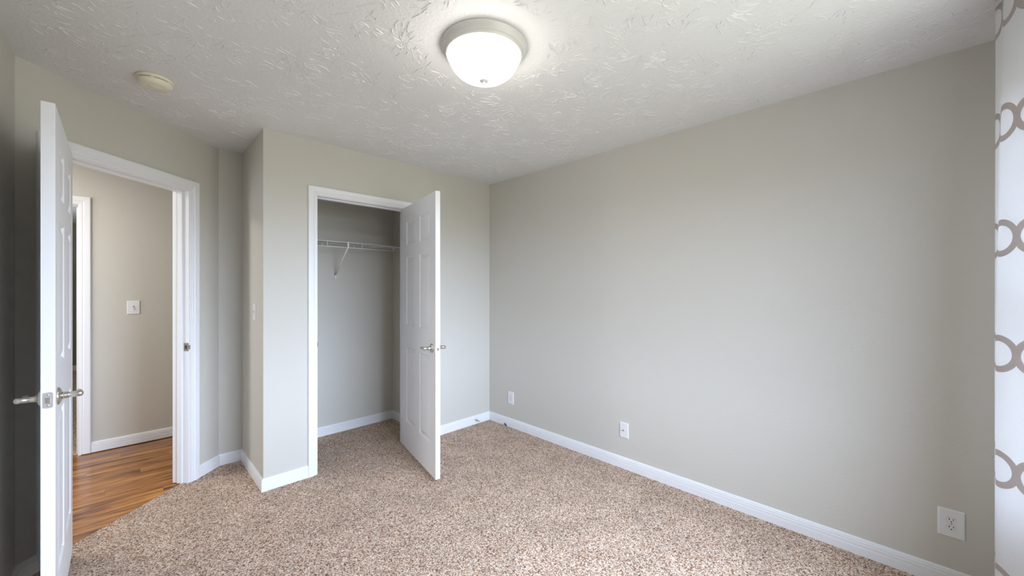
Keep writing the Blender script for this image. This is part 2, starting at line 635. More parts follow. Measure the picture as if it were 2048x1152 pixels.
rng = random.Random(11)
step = 0.15
gy = YW + 0.05
while gy < 3.85:
    gx = XL - 0.05
    while gx < XR + 0.05:
        cx_, cy_ = gx + rng.uniform(-0.08, 0.08), gy + rng.uniform(-0.08, 0.08)
        nr = rng.randint(12, 30)
        a0 = rng.uniform(0, 2 * PI)
        span = rng.uniform(0.6, 2.0) * PI
        curl0 = rng.uniform(-0.9, 0.9)
        for k in range(nr):
            a = a0 + span * (k + rng.uniform(-0.4, 0.4)) / nr
            r0 = rng.uniform(0.01, 0.10)
            L = rng.uniform(0.008, 0.050) * (1.0 if rng.random() < 0.8 else 1.8)
            x, y = cx_ + math.cos(a) * r0, cy_ + math.sin(a) * r0
            ok = XL + 0.08 < x < XR - 0.08 and YW + 0.08 < y < 3.60
            ok = ok and math.hypot(x - 1.121, y - 1.307) > 0.29 and math.hypot(x - 0.09, y - 2.695) > 0.17
            if y > YC - 0.1 and x > XS - 0.1:
                ok = False
            if (x - Ex) * NX + (y - Ey) * NY < 0.09:
                ok = False
            if ok:
                ridge(mb, x, y, a + rng.uniform(-0.25, 0.25), L, rng.uniform(0.0011, 0.0027), rng.uniform(0.0010, 0.0034), curl0 + rng.uniform(-0.4, 0.4))
        gx += step
    gy += step
tag(mb.build('ceiling', M_CEIL, fix=False), 'white ceiling with a stomped swirl texture', 'ceiling', kind='structure')
b0, b1 = dg(Q0 - 0.02, -0.05), dg(Q1 + 0.02, -0.05)
mb = MB()
e_out = dg(-0.05, -TH)
mb.prism([(XL - TH, YW - TH), (XR + TH, YW - TH), (XR + TH, YHN - 0.05), (0.55, YHN - 0.05), dg(LD, -0.05), dg(-0.02, -0.05), (XL - 0.05, Ey)], -0.05, 0.0)
struct(mb, 'floor', M_CARPET, 'speckled brown and beige carpet covering bedroom and closet floor', 'carpet')
mb = MB()
mb.prism([dg(-0.02, -0.05), dg(LD, -0.05), (0.55, YHN - 0.05), (HXR, YHN - 0.05), (HXR, YH + 0.05), (HXL, YH + 0.05), (HXL, hy[1] - 0.05), (XL - 0.06, hy[1] - 0.05)], -0.05, -0.007)
struct(mb, 'floor_hall', M_WOOD, 'glossy orange-brown plank floor of the hall beyond the doorway', 'floor')
mb = MB()
mb.box(RX0, RX1, YH + 0.05, RY1, -0.05, 0.0)
struct(mb, 'floor_back_room', M_CARPET, 'brown carpet seen through the gap across the hall', 'carpet')

# ------------------------------------------------------------------ baseboards
BB = [(0.0, 0.0), (0.013, 0.0), (0.013, 0.040), (0.0108, 0.0425), (0.0125, 0.045), (0.0125, 0.058),
      (0.0095, 0.0605), (0.0112, 0.063), (0.0112, 0.070), (0.0070, 0.0725), (0.0085, 0.076), (0.0060, 0.083), (0.0, 0.085)]


def offset_dirs(path, side):
    """per vertex mitre vector for a polyline; side=+1 puts the board to the left of travel"""
    res = []
    n = len(path)
    ns = []
    for i in range(n - 1):
        dx, dy = path[i + 1][0] - path[i][0], path[i + 1][1] - path[i][1]
        l = math.hypot(dx, dy)
        ns.append((-dy / l * side, dx / l * side))
    for i in range(n):
        if i == 0:
            res.append(ns[0])
        elif i == n - 1:
            res.append(ns[-1])
        else:
            a, b = ns[i - 1], ns[i]
            mx, my = a[0] + b[0], a[1] + b[1]
            k = 2.0 / (mx * mx + my * my)
            res.append((mx * k, my * k))
    return res


def baseboards(path, side, names):
    ds = offset_dirs(path, side)
    for i, (name, label) in enumerate(names):
        if name is None:
            continue
        mb = MB()
        vs = []
        for j in (i, i + 1):
            for o, z in BB:
                vs.append((path[j][0] + ds[j][0] * (o + 0.0002), path[j][1] + ds[j][1] * (o + 0.0002), z))
        n = len(BB)
        fs = [(k, (k + 1) % n, n + (k + 1) % n, n + k) for k in range(n)]
        fs += [tuple(range(n)), tuple(range(n, 2 * n))[::-1]]
        mb.add(vs, fs)
        struct(mb, name, M_TRIM, label, 'baseboard')


baseboards([dg(0.997), (Dx, Dy), (XS, YR), (XS, YC), (0.909, YC)], -1,
           [('baseboard_diagonal', 'short white baseboard right of the entry doorway casing'),
            ('baseboard_recess', 'short white baseboard at the back of the recess beside the closet'),
            ('baseboard_closet_side', 'white baseboard along the closet side wall under the switch'),
            ('baseboard_closet_front', 'white baseboard left of the closet doorway casing')])
baseboards([(1.766, YC), (XR, YC), (XR, YW), (XL, YW), (XL, Ey), dg(0.075)], -1,
           [('baseboard_closet_front_right', 'white baseboard between closet door and far corner'),
            ('baseboard_right', 'long grooved white baseboard along the right wall'),
            ('baseboard_window', 'white baseboard under the window behind the curtain'),
            ('baseboard_left', 'white baseboard along the left wall behind the entry door'),
            ('baseboard_entry_left', 'shaded white baseboard left of the open entry door')])
baseboards([(CX0 - 0.068, YC + TH), (XCL, YC + TH), (XCL, YCB), (XCR, YCB), (XCR, YC + TH), (CX1 + 0.068, YC + TH)], -1,
           [('baseboard_closet_inner_left', 'white baseboard inside the closet left of the opening'),
            ('baseboard_closet_left', 'white baseboard on the left wall inside the closet'),
            ('baseboard_closet_back', 'white baseboard along the closet back wall'),
            ('baseboard_closet_right', 'white baseboard on the right wall inside the closet'),
            ('baseboard_closet_inner_right', 'white baseboard inside the closet behind the white door')])
baseboards([(-0.232, YH), (HXR, YH)], -1, [('baseboard_hall', 'white baseboard along the hall wall above the plank floor')])
baseboards([(RX0, RY1), (RX1, RY1)], -1, [('baseboard_back_room', 'white baseboard far off in the room across the hall')])

# ------------------------------------------------------------------ door frames (casing, jamb lining, stop strips)
def casing_profile(w):
    k = w / 0.070
    return [(0, 0), (0, 0.007), (0.003 * k, 0.0095), (0.013 * k, 0.0095), (0.016 * k, 0.0125), (0.022 * k, 0.0105),
            (0.027 * k, 0.0115), (0.031 * k, 0.0155), (0.060 * k, 0.0175), (0.066 * k, 0.0165), (w, 0.012), (w, 0)]


def local_frame(origin, ang):
    return Matrix.Translation((origin[0], origin[1], 0)) @ Matrix.Rotation(ang, 4, 'Z')


def casing(mb, x0, x1, top, w, ysign, y0):
    """U of moulding round an opening in local coords; wall face at y0, boards stand out by ysign"""
    pr = casing_profile(w)
    rv = 0.006
    a0, a1, zt = x0 - rv, x1 + rv, top + rv
    n = len(pr)
    rings = []
    for s in range(4):
        ring = []
        for d, th in pr:
            if s == 0:
                p = (a0 - d, 0.0)
            elif s == 1:
                p = (a0 - d, zt + d)
            elif s == 2:
                p = (a1 + d, zt + d)
            else:
                p = (a1 + d, 0.0)
            ring.append((p[0], y0 + ysign * th, p[1]))
        rings.append(ring)
    vs = [p for r in rings for p in r]
    fs = []
    for s in range(3):
        for k in range(n):
            fs.append((s * n + k, s * n + (k + 1) % n, (s + 1) * n + (k + 1) % n, (s + 1) * n + k))
    fs.append(tuple(range(n)))
    fs.append(tuple(range(3 * n, 4 * n))[::-1])
    mb.add(vs, fs)


def door_frame(name, label, mtx, x0, x1, w, strike_x=None, stop_y=0.047, floor_z=0.0, back=True):
    """local: x along the wall, +y into the room, wall from y=-TH to y=0"""
    root = bpy.data.objects.new(name, None)
    root.empty_display_size = 0.05
    COL.objects.link(root)
    root.matrix_world = mtx
    tag(root, label, 'door frame', kind='structure')
    mb = MB()
    casing(mb, x0, x1, HEAD, w, 1, 0.0)
    mb.build('casing', M_TRIM, root)
    if back:
        mb = MB()
        casing(mb, x0, x1, HEAD, w, -1, -TH)
        mb.build('casing', M_TRIM, root)
    mb = MB()
    mb.box(x0 - 0.018, x0, -TH, 0, floor_z, HEAD + 0.018)
    mb.box(x1, x1 + 0.018, -TH, 0, floor_z, HEAD + 0.018)
    mb.box(x0, x1, -TH, 0, HEAD, HEAD + 0.018)
    mb.build('jamb', M_TRIM, root)
    mb = MB()
    s = 0.011
    y1, y0_ = -stop_y + 0.006, -stop_y - 0.030
    mb.box(x0, x0 + s, y0_, y1, floor_z, HEAD)
    mb.box(x1 - s, x1, y0_, y1, floor_z, HEAD)
    mb.box(x0 + s, x1 - s, y0_, y1, HEAD - s, HEAD)
    mb.build('door_stop_strip', M_TRIM, root, bevel=0.002)
    if strike_x is not None:
        sg = 1 if strike_x == x0 else -1
        zc = 0.952
        mb = MB()
        t = 0.0016
        xa, xb = sorted((strike_x, strike_x + sg * t))
        # plate with a rectangular hole, plus the curved lip onto the casing edge
        mb.box(xa, xb, -0.033, -0.025, zc - 0.028, zc + 0.028)
        mb.box(xa, xb, -0.012, -0.001, zc - 0.028, zc + 0.028)
        mb.box(xa, xb, -0.025, -0.012, zc + 0.013, zc + 0.028)
        mb.box(xa, xb, -0.025, -0.012, zc - 0.028, zc - 0.013)
        mb.box(xa - 0.001 * 0, xb, -0.001, 0.010, zc - 0.014, zc + 0.014)
        sp = mb.build('strike_plate', M_STRIKE, root)
        sp['label'] = 'metal strike plate'
        mb = MB()
        xa, xb = sorted((strike_x - sg * 0.001, strike_x + sg * 0.0005))
        mb.box(xa, xb, -0.025, -0.012, zc - 0.013, zc + 0.013)
        mb.build('strike_hole', M_DARK, sp)
    return root


DA = math.atan2(UY, UX)
# entry doorway: local x runs along the wall, local +y must point into the room = n; (u, n) is left handed, so run x backwards
def frame_mtx(origin, xdir, ydir):
    m = Matrix.Identity(4)
    m.col[0] = (xdir[0], xdir[1], 0, 0)
    m.col[1] = (ydir[0], ydir[1], 0, 0)
    m.col[2] = (0, 0, 1, 0)
    m.col[3] = (origin[0], origin[1], 0, 1)
    return m


mtx_e = frame_mtx(dg(0), (-UX, -UY), (NX, NY))
door_frame('trim_1', 'white moulded casing around the open hall doorway', mtx_e, -Q1, -Q0, 0.071, strike_x=-Q1)
mtx_c = frame_mtx((0, YC), (-1, 0), (0, -1))
door_frame('trim_2', 'white moulded casing around the closet doorway', mtx_c, -CX1, -CX0, 0.060, strike_x=-CX0)
mtx_h = frame_mtx((0, YH), (-1, 0), (0, -1))
door_frame('trim_3', 'white moulded casing beyond the hall, partly hidden by the entry door', mtx_h, -HX1, -HX0, 0.066, strike_x=-HX0, floor_z=-0.007)


# ------------------------------------------------------------------ six-panel doors
def panel_door_mesh(Wd, Hd, T):
    mb = MB()
    st, ml = 0.108, 0.098
    pw = (Wd - 2 * st - ml) / 2
    xs = [0, st, st + pw, st + pw + ml, Wd - st, Wd]
    zs = [0, 0.225, 0.845, 1.030, 1.595, 1.690, 1.890, Hd]
    for side in (0, 1):
        y = 0 if side == 0 else T
        sg = 1 if side == 0 else -1        # direction into the slab
        for i in range(5):
            for j in range(7):
                x0, x1, z0, z1 = xs[i], xs[i + 1], zs[j], zs[j + 1]
                if i in (1, 3) and j in (1, 3, 5):
                    rings = [(0, 0), (0.004, 0.002), (0.012, 0.0085), (0.017, 0.0085), (0.040, 0.0020), (0.043, 0.0016)]
                    vs = []
                    for ins, dep in rings:
                        yy = y + sg * dep
                        vs += [(x0 + ins, yy, z0 + ins), (x1 - ins, yy, z0 + ins), (x1 - ins, yy, z1 - ins), (x0 + ins, yy, z1 - ins)]
                    fs = []
                    for k in range(len(rings) - 1):
                        for c in range(4):
                            d = (c + 1) % 4
                            fs.append((4 * k + c, 4 * k + d, 4 * k + 4 + d, 4 * k + 4 + c))
                    b = 4 * (len(rings) - 1)
                    fs.append((b, b + 1, b + 2, b + 3))
                    mb.add(vs, fs)
                else:
                    mb.add([(x0, y, z0), (x1, y, z0), (x1, y, z1), (x0, y, z1)], [(0, 1, 2, 3)])
    for i in range(5):
        for z in (0, Hd):
            mb.add([(xs[i], 0, z), (xs[i + 1], 0, z), (xs[i + 1], T, z), (xs[i], T, z)], [(0, 1, 2, 3)])
    for j in range(7):
        for x in (0, Wd):
            mb.add([(x, 0, zs[j]), (x, 0, zs[j + 1]), (x, T, zs[j + 1]), (x, T, zs[j])], [(0, 1, 2, 3)])
    return mb


def lever(parent, x, y, z, sgn, lever_dir):
    """rosette, shank and lever on a door face; sgn is the outward direction along local y"""
    root = empty('door_handle', (x, y, z))
    root.parent = parent
    mb = MB()
    mb.lathe([(0.0, 0.0), (0.0325, 0.0), (0.0325, 0.003), (0.030, 0.007), (0.024, 0.010), (0.014, 0.013), (0.0, 0.013)], axis=(0, sgn, 0), seg=40)
    mb.build('rosette', M_NICKEL, root)
    mb = MB()
    mb.lathe([(0.0, 0.010), (0.0145, 0.010), (0.0125, 0.020), (0.0118, 0.028), (0.0118, 0.030), (0.0098, 0.0305), (0.0098, 0.033), (0.0112, 0.034),
              (0.0112, 0.060), (0.0095, 0.064), (0.004, 0.067), (0.0, 0.0675)], axis=(0, sgn, 0), seg=28)
    mb.build('shank', M_NICKEL, root)
    mb = MB()
    # lever: a tapering, gently curved bar
    secs = []
    n = 10
    L = 0.104
    for k in range(n + 1):
        s = k / n
        px = lever_dir * (0.004 + L * s)
        py = sgn * (0.052 + 0.004 * math.sin(s * PI) - 0.006 * s * s)
        pz = 0.002 * math.sin(s * PI) - 0.008 * s
        hz = 0.0095 * (1 - 0.22 * s) * (1 if s < 0.93 else 0.8)
        hy_ = 0.0085 * (1 - 0.38 * s) * (1 if s < 0.93 else 0.7)
        secs.append([(px, py + hy_ * math.cos(a), pz + hz * math.sin(a)) for a in [2 * PI * q / 14 for q in range(14)]])
    vs = [p for s in secs for p in s]
    fs = []
    for k in range(n):
        for q in range(14):
            fs.append((k * 14 + q, k * 14 + (q + 1) % 14, (k + 1) * 14 + (q + 1) % 14, (k + 1) * 14 + q))
    fs.append(tuple(range(14)))
    fs.append(tuple(range(n * 14, n * 14 + 14))[::-1])
    mb.add(vs, fs, True)
    mb.build('lever', M_NICKEL, root)
    return root


def make_door(name, label, pin, closed_x, thick_dir, angle, Wd, Hd, z0, zh):
    """pin: hinge pin in plan; closed_x: unit dir of the closed leaf; thick_dir: unit dir from room face to far face; angle: swing"""
    T = 0.035
    ca, sa = math.cos(angle), math.sin(angle)

    def rot(v):
        return (v[0] * ca - v[1] * sa, v[0] * sa + v[1] * ca)
    xd, yd = rot(closed_x), rot(thick_dir)
    det = xd[0] * yd[1] - xd[1] * yd[0]
    # keep a right handed frame: if det < 0, local y runs from far face to room face
    flip = det < 0
    yv = (-yd[0], -yd[1]) if flip else yd
    root = bpy.data.objects.new(name, None)
    root.empty_display_size = 0.05
    COL.objects.link(root)
    m = frame_mtx(pin, xd, yv)
    m[2][3] = z0
    root.matrix_world = m
    tag(root, label, 'door', kind='structure')
    g = 0.004
    ya = 0.012
    y_off = -(ya + T) if flip else ya
    mb = panel_door_mesh(Wd, Hd, T)
    mb.v = [(x + g, y + y_off, z) for x, y, z in mb.v]
    mb.build('leaf', M_DOOR, root, bevel=0.0012)
    hz = zh - z0
    hx = g + Wd - 0.062
    lever(root, hx, y_off, hz, -1, -1)
    lever(root, hx, y_off + T, hz, 1, -1)
    # latch plate and bolt on the free edge
    xe = g + Wd
    yc = y_off + T / 2
    mb = MB()
    w2, h2 = 0.0125, 0.0285
    pts = []
    for cx, cz, a0 in ((w2 - 0.006, h2 - 0.006, 0), (-w2 + 0.006, h2 - 0.006, 90), (-w2 + 0.006, -h2 + 0.006, 180), (w2 - 0.006, -h2 + 0.006, 270)):
        for q in range(5):
            a = math.radians(a0 + q * 22.5)
            pts.append((cx + 0.006 * math.cos(a), cz + 0.006 * math.sin(a)))
    n = len(pts)
    vs = [(xe, yc + p[0], hz + p[1]) for p in pts] + [(xe + 0.0014, yc + p[0], hz + p[1]) for p in pts]
    mb.add(vs, [tuple(range(n)), tuple(range(n, 2 * n))] + [(k, (k + 1) % n, n + (k + 1) % n, n + k) for k in range(n)])
    lp = mb.build('latch_plate', M_PLATEMETAL, root)
    mb = MB()
    bz = 0.010
    vs = []
    for z_ in (-bz, bz):
        vs += [(xe, yc - 0.007, hz + z_), (xe + 0.003, yc - 0.007, hz + z_), (xe + 0.0115, yc + 0.005, hz + z_), (xe + 0.0115, yc + 0.007, hz + z_), (xe, yc + 0.007, hz + z_)]
    mb.add(vs, [(0, 1, 2, 3, 4), (9, 8, 7, 6, 5)] + [(k, (k + 1) % 5, 5 + (k + 1) % 5, 5 + k) for k in range(5)])
    mb.build('latch_bolt', M_NICKEL, lp, bevel=0.001)
    for s in (-1, 1):
        mb = MB()
        mb.lathe([(0.0, 0.0019), (0.0022, 0.0019), (0.0034, 0.0012)], origin=(xe + 0.0005, yc, hz + s * 0.019), axis=(1, 0, 0), seg=14)
        mb.build('screw', M_NICKEL, lp)
    # hinges: knuckle barrel at the pin and the leaf on the door edge
    for zc in (0.20, 1.02, 1.83):
        mb = MB()
        mb.lathe([(0.0, -0.047), (0.004, -0.046), (0.0055, -0.0445), (0.0055, -0.0152), (0.0048, -0.015), (0.0055, -0.0148), (0.0055, 0.0148),
                  (0.0048, 0.015), (0.0055, 0.0152), (0.0055, 0.0445), (0.004, 0.046), (0, 0.047)], origin=(0, 0, zc), seg=14)
        ey0, ey1 = (y_off + 0.004, y_off + T) if flip else (y_off, y_off + T - 0.004)
        mb.box(g - 0.0016, g, min(ey0, 0), max(ey1, 0), zc - 0.0445, zc + 0.0445)
        hg = mb.build('hinge', M_NICKEL, root)
        hg['label'] = 'satin metal butt hinge'
    return root


pin_e = dg(Q0 + 0.001, 0.014)
open_e = math.radians(-89.0) - DA
make_door('door_1', 'white six-panel entry door standing open at the left with lever handles', pin_e, (UX, UY), (-NX, -NY), open_e, 0.785, 2.010, 0.034, 0.957)
pin_c = (CX1 + 0.002, YC - 0.012)
open_c = math.radians(78.5)
make_door('door_2', 'white six-panel closet door standing open into the bedroom', pin_c, (-1, 0), (0, 1), open_c, 0.745, 2.014, 0.030, 0.940)


# ------------------------------------------------------------------ closet shelf
def make_shelf():
    zt, yb, yf = 1.770, YCB - 0.006, 3.452
    lip = 0.046
    x0, x1 = XCL + 0.004, XCR - 0.004
    root = empty('closet_shelf', ((x0 + x1) / 2, YCB, zt))
    tag(root, 'white wire ventilated shelf with front rail mounted across the closet', 'shelf')
    inv = Matrix.Translation((-(x0 + x1) / 2, -YCB, -zt))

    def b(mb, nm, mat=M_WIRE, parent=root, loc=True):
        if parent is root:
            mb.v = [tuple(inv @ Vector(p)) for p in mb.v]
        return mb.build(nm, mat, parent)
    mb = MB()
    n = int((x1 - x0) / 0.0125)
    for i in range(n + 1):
        x = x0 + (x1 - x0) * i / n
        mb.tube((x, yb, zt), (x, yf, zt), 0.0018, seg=5, caps=False)
    b(mb, 'shelf_deck')
    for y, z, r in ((yb, zt - 0.004, 0.003), (3.60, zt - 0.004, 0.0026), (yf, zt, 0.0034), (yf - 0.002, zt - lip, 0.0034)):
        mb = MB()
        mb.tube((x0, y, z), (x1, y, z), r, seg=8)
        b(mb, 'rail')
    for x in (0.892, 1.197, 1.500, 1.805):
        mb = MB()
        mb.tube((x, yf, zt), (x, yf - 0.002, zt - lip), 0.0034, seg=8)
        mb.tube((x, yf - 0.002, zt - lip), (x, yf + 0.012, zt - lip - 0.006), 0.0030, seg=8)
        b(mb, 'rail_tie')
    # diagonal support bracket
    xb = 1.372
    mb = MB()
    mb.box(xb - 0.006, xb + 0.006, yf - 0.006, yf + 0.004, zt - lip - 0.004, zt + 0.004)
    p0 = (xb, yf, zt - lip)
    p1 = (xb, YCB - 0.010, zt - 0.285)
    mb.tube(p0, p1, 0.0042, seg=10)
    mb.tube((xb - 0.0035, yf, zt - lip), (xb - 0.0035, YCB - 0.010, zt - 0.285), 0.0036, seg=8)
    mb.box(xb - 0.008, xb + 0.005, YCB - 0.012, YCB - 0.0002, zt - 0.325, zt - 0.275)
    br = b(mb, 'support_brace')
    for dz in (-0.315,):
        mb = MB()
        mb.lathe([(0.0, 0.0032), (0.003, 0.002), (0.0042, 0.0)], origin=(xb - (x0 + x1) / 2, -0.012, dz), axis=(0, -1, 0), seg=12)
        mb.build('screw', M_NICKEL, br)
    # wall clips under the back rail and end brackets
    for x in (0.95, 1.25, 1.55, 1.85):
        mb = MB()
        mb.box(x - 0.008, x + 0.008, yb - 0.006, YCB - 0.0002, zt - 0.014, zt + 0.006)
        b(mb, 'wall_clip')
    for x, s in ((x0, -1), (x1, 1)):
        mb = MB()
        mb.box(min(x, x + s * 0.0038), max(x, x + s * 0.0038), yf - 0.012, yf + 0.03, zt - lip - 0.008, zt + 0.008)
        b(mb, 'end_bracket')


make_shelf()


# ------------------------------------------------------------------ ceiling light
def make_lamp():
    cx, cy = 1.121, 1.307
    root = empty('ceiling_light', (cx, cy, H))
    tag(root, 'round flush ceiling light with glowing white glass bowl and off-white rim', 'ceiling light')
    mb = MB()
    mb.lathe([(0.0, -0.0005), (0.189, -0.0005), (0.190, -0.004), (0.188, -0.008), (0.180, -0.012), (0.179, -0.028), (0.176, -0.031), (0.172, -0.032),
              (0.170, -0.041), (0.165, -0.044), (0.163, -0.044), (0.160, -0.034), (0.0, -0.030)], seg=72)
    mb.build('canopy', M_CANOPY, root)
    mb = MB()
    prof = []
    R, dep = 0.1595, 0.112
    for k in range(19):
        a = PI / 2 * k / 18
        prof.append((R * math.cos(a) ** 0.92 if k < 18 else 0.0, -0.036 - dep * math.sin(a)))
    mb.lathe(prof, seg=56)
    mb.build('glass_bowl', M_LAMP, root)
    mb = MB()
    z0 = -0.036 - dep
    mb.lathe([(0.0, z0 + 0.002), (0.021, z0 + 0.002), (0.0215, z0 - 0.001), (0.018, z0 - 0.004), (0.008, z0 - 0.006), (0.005, z0 - 0.009), (0.0065, z0 - 0.013),
              (0.005, z0 - 0.017), (0.0, z0 - 0.019)], seg=28)
    mb.build('finial', simple('finial_metal', (0.74, 0.73, 0.71), 0.35), root)


make_lamp()


# ------------------------------------------------------------------ smoke detector
def make_smoke():
    root = empty('smoke_detector', (0.090, 2.695, H), math.radians(20))
    tag(root, 'round cream smoke detector on the ceiling near the hall doorway', 'smoke detector')
    mb = MB()
    mb.lathe([(0, -0.0003), (0.0735, -0.0003), (0.0745, -0.004), (0.0735, -0.013), (0.070, -0.015), (0.0, -0.015)], seg=56)
    mb.build('base_plate', M_CREAM, root)
    mb = MB()
    mb.lathe([(0, -0.0148), (0.0655, -0.0148), (0.0655, -0.0185), (0, -0.0185)], seg=56)
    v = mb.build('vent_gap', simple('shadow_brown', (0.10, 0.08, 0.05), 0.7), root)
    mb = MB()
    mb.lathe([(0, -0.0185), (0.0695, -0.0185), (0.0695, -0.021), (0.066, -0.034), (0.058, -0.041), (0.035, -0.043), (0.033, -0.0425), (0.031, -0.0435), (0, -0.044)], seg=56)
    mb.build('cover', M_CREAM, root)
    for k in range(6):
        a = 2 * PI * k / 6
        mb = MB()
        c, s = math.cos(a), math.sin(a)
        mb.add([tuple(Matrix.Rotation(a, 4, 'Z') @ Vector(p)) for p in
                [(x, y, z) for x in (0.060, 0.0698) for y in (-0.007, 0.007) for z in (-0.0195, -0.0145)]],
               [(0, 1, 3, 2), (4, 6, 7, 5), (0, 4, 5, 1), (2, 3, 7, 6), (0, 2, 6, 4), (1, 5, 7, 3)])
        mb.build('vent_rib', M_CREAM, root)


make_smoke()


# ------------------------------------------------------------------ wall plates
def plate_mesh(w, h, t=0.0055):
    mb = MB()
    b = 0.005
    vs = []
    for ins, y in ((0, 0.0002), (0.0002, 0.002), (0.0018, 0.0042), (b, t)):
        vs += [(-w / 2 + ins, y, -h / 2 + ins), (w / 2 - ins, y, -h / 2 + ins), (w / 2 - ins, y, h / 2 - ins), (-w / 2 + ins, y, h / 2 - ins)]
    fs = [(0, 1, 2, 3)]
    for k in range(3):
        for c in range(4):
            d = (c + 1) % 4
            fs.append((4 * k + c, 4 * k + d, 4 * k + 4 + d, 4 * k + 4 + c))
    fs.append((12, 13, 14, 15))
    mb.add(vs, fs)
    return mb


def wall_thing(name, label, cat, x, y, z, ydir, group=None):
    xd = (ydir[1], -ydir[0])
    root = bpy.data.objects.new(name, None)
    root.empty_display_size = 0.03
    COL.objects.link(root)
    m = frame_mtx((x, y), xd, ydir)
    m[2][3] = z
    root.matrix_world = m
    tag(root, label, cat, group)
    return root


def screw(parent, x, z, y=0.0055, r=0.0032, mat=None):
    mb = MB()
    mb.lathe([(0.0, 0.0012), (r * 0.7, 0.0011), (r, 0.0)], origin=(x, y, z), axis=(0, 1, 0), seg=14)
    s = mb.build('screw', mat or M_PLATE, parent)
    mb = MB()
    mb.box(x - 0.0004, x + 0.0004, y + 0.0009, y + 0.0014, z - r * 0.75, z + r * 0.75)
    mb.build('screw_slot', M_DARK, s)


def switch(label, x, y, z, ydir, up=True, w=0.074, h=0.118):
    r = wall_thing('light_switch', label, 'light switch', x, y, z, ydir)
    plate_mesh(w, h).build('plate', M_PLATE, r)
    mb = MB()
    mb.box(-0.0052, 0.0052, 0.0050, 0.0058, -0.0125, 0.0125)
    mb.build('toggle_slot', simple('grey_slot', (0.18, 0.18, 0.17), 0.6), r)
    mb = MB()
    a = math.radians(28 if up else -28)
    vs = []
    for wx, hz, l in ((0.0044, 0.0048, 0.003), (0.0036, 0.0034, 0.019)):
        for sx_, sz_ in ((-1, -1), (1, -1), (1, 1), (-1, 1)):
            yy, zz = l, sz_ * hz
            vs.append((sx_ * wx, yy * math.cos(a) - zz * math.sin(a) + 0.002, yy * math.sin(a) + zz * math.cos(a)))
    mb.add(vs, [(0, 1, 2, 3), (7, 6, 5, 4)] + [(k, (k + 1) % 4, 4 + (k + 1) % 4, 4 + k) for k in range(4)])
    mb.build('toggle', M_PLATE, r, bevel=0.0008)
    screw(r, 0, 0.030)
    screw(r, 0, -0.030)
    return r


def outlet(label, x, y, z, ydir, w=0.078, h=0.122, group=None):
    r = wall_thing('electrical_outlet', label, 'outlet', x, y, z, ydir, group)
    plate_mesh(w, h).build('plate', M_PLATE, r)
    groove = simple('plate_gap_grey', (0.42, 0.415, 0.40), 0.7)
    for s in (1, -1):
        zc = s * 0.0170
        pts = []
        for k in range(36):
            a = 2 * PI * k / 36
            px, pz = 0.0150 * math.cos(a), 0.0150 * math.sin(a)
            pz = max(-0.0125, min(0.0125, pz))
            pts.append((px, pz))
        n = len(pts)

        def disc(k, ya, yb):
            m_ = MB()
            vs = [(p[0] * k, ya, zc + p[1] * k) for p in pts] + [(p[0] * k, yb, zc + p[1] * k) for p in pts]
            m_.add(vs, [tuple(range(n)), tuple(range(n, 2 * n))] + [(q, (q + 1) % n, n + (q + 1) % n, n + q) for q in range(n)])
            return m_
        gg = disc(1.06, 0.0050, 0.0057).build('socket_gap', groove, r)
        f = disc(1.0, 0.0050, 0.0068).build('socket', M_PLATE, r)
        mb = MB()
        for xx, hh in ((-0.0063, 0.0036), (0.0063, 0.0045)):
            mb.box(xx - 0.0013, xx + 0.0013, 0.0066, 0.0071, zc + 0.003 - hh, zc + 0.003 + hh)
        mb.lathe([(0.0, 0.0003), (0.0026, 0.0003), (0.0026, 0.0)], origin=(0, 0.0068, zc - 0.0080), axis=(0, 1, 0), seg=16)
        mb.build('socket_slots', M_DARK, f)
    screw(r, 0, 0, mat=M_NICKEL)
    return r


def yat(px, X):
    """where the sight line through image column px meets the plane x = X (read off the plan)"""
    t = (px - 1024) / 769.0
    a = math.cos(YAW) * t + math.sin(YAW)
    b = -math.sin(YAW) * t + math.cos(YAW)
    return b * X / a


outlet('small white outlet plate low on right wall near the far corner', XR, 2.692, 0.285, (-1, 0))
outlet('large white outlet plate low on right wall beside the curtain', XR, -0.166, 0.293, (-1, 0), w=0.084, h=0.127)
# cable plate between them
cp = wall_thing('cable_plate', 'white cable plate with one centre jack, midway along the right wall', 'wall plate', XR, 1.470, 0.289, (-1, 0))
plate_mesh(0.072, 0.117).build('plate', M_PLATE, cp)
mb = MB()
mb.lathe([(0.0065, 0.0), (0.0065, 0.003), (0.0048, 0.003), (0.0048, 0.009), (0.0030, 0.009), (0.0030, 0.004), (0.0, 0.004)], origin=(0, 0.0055, 0), axis=(0, 1, 0), seg=20)
jk = mb.build('jack', M_NICKEL, cp)
mb = MB()
mb.lathe([(0.0, 0.0), (0.0030, 0.0)], origin=(0, 0.0142, 0), axis=(0, 1, 0), seg=16)
mb.build('jack_hole', M_DARK, jk)
screw(cp, 0, 0.042)
screw(cp, 0, -0.042)
switch('white light switch on the closet side wall, beside its outer corner', XS, 3.255, 1.192, (-1, 0))
switch('square-looking white switch plate on the hall wall', 0.0195, YH, 1.196, (0, -1), w=0.082, h=0.118, up=False)

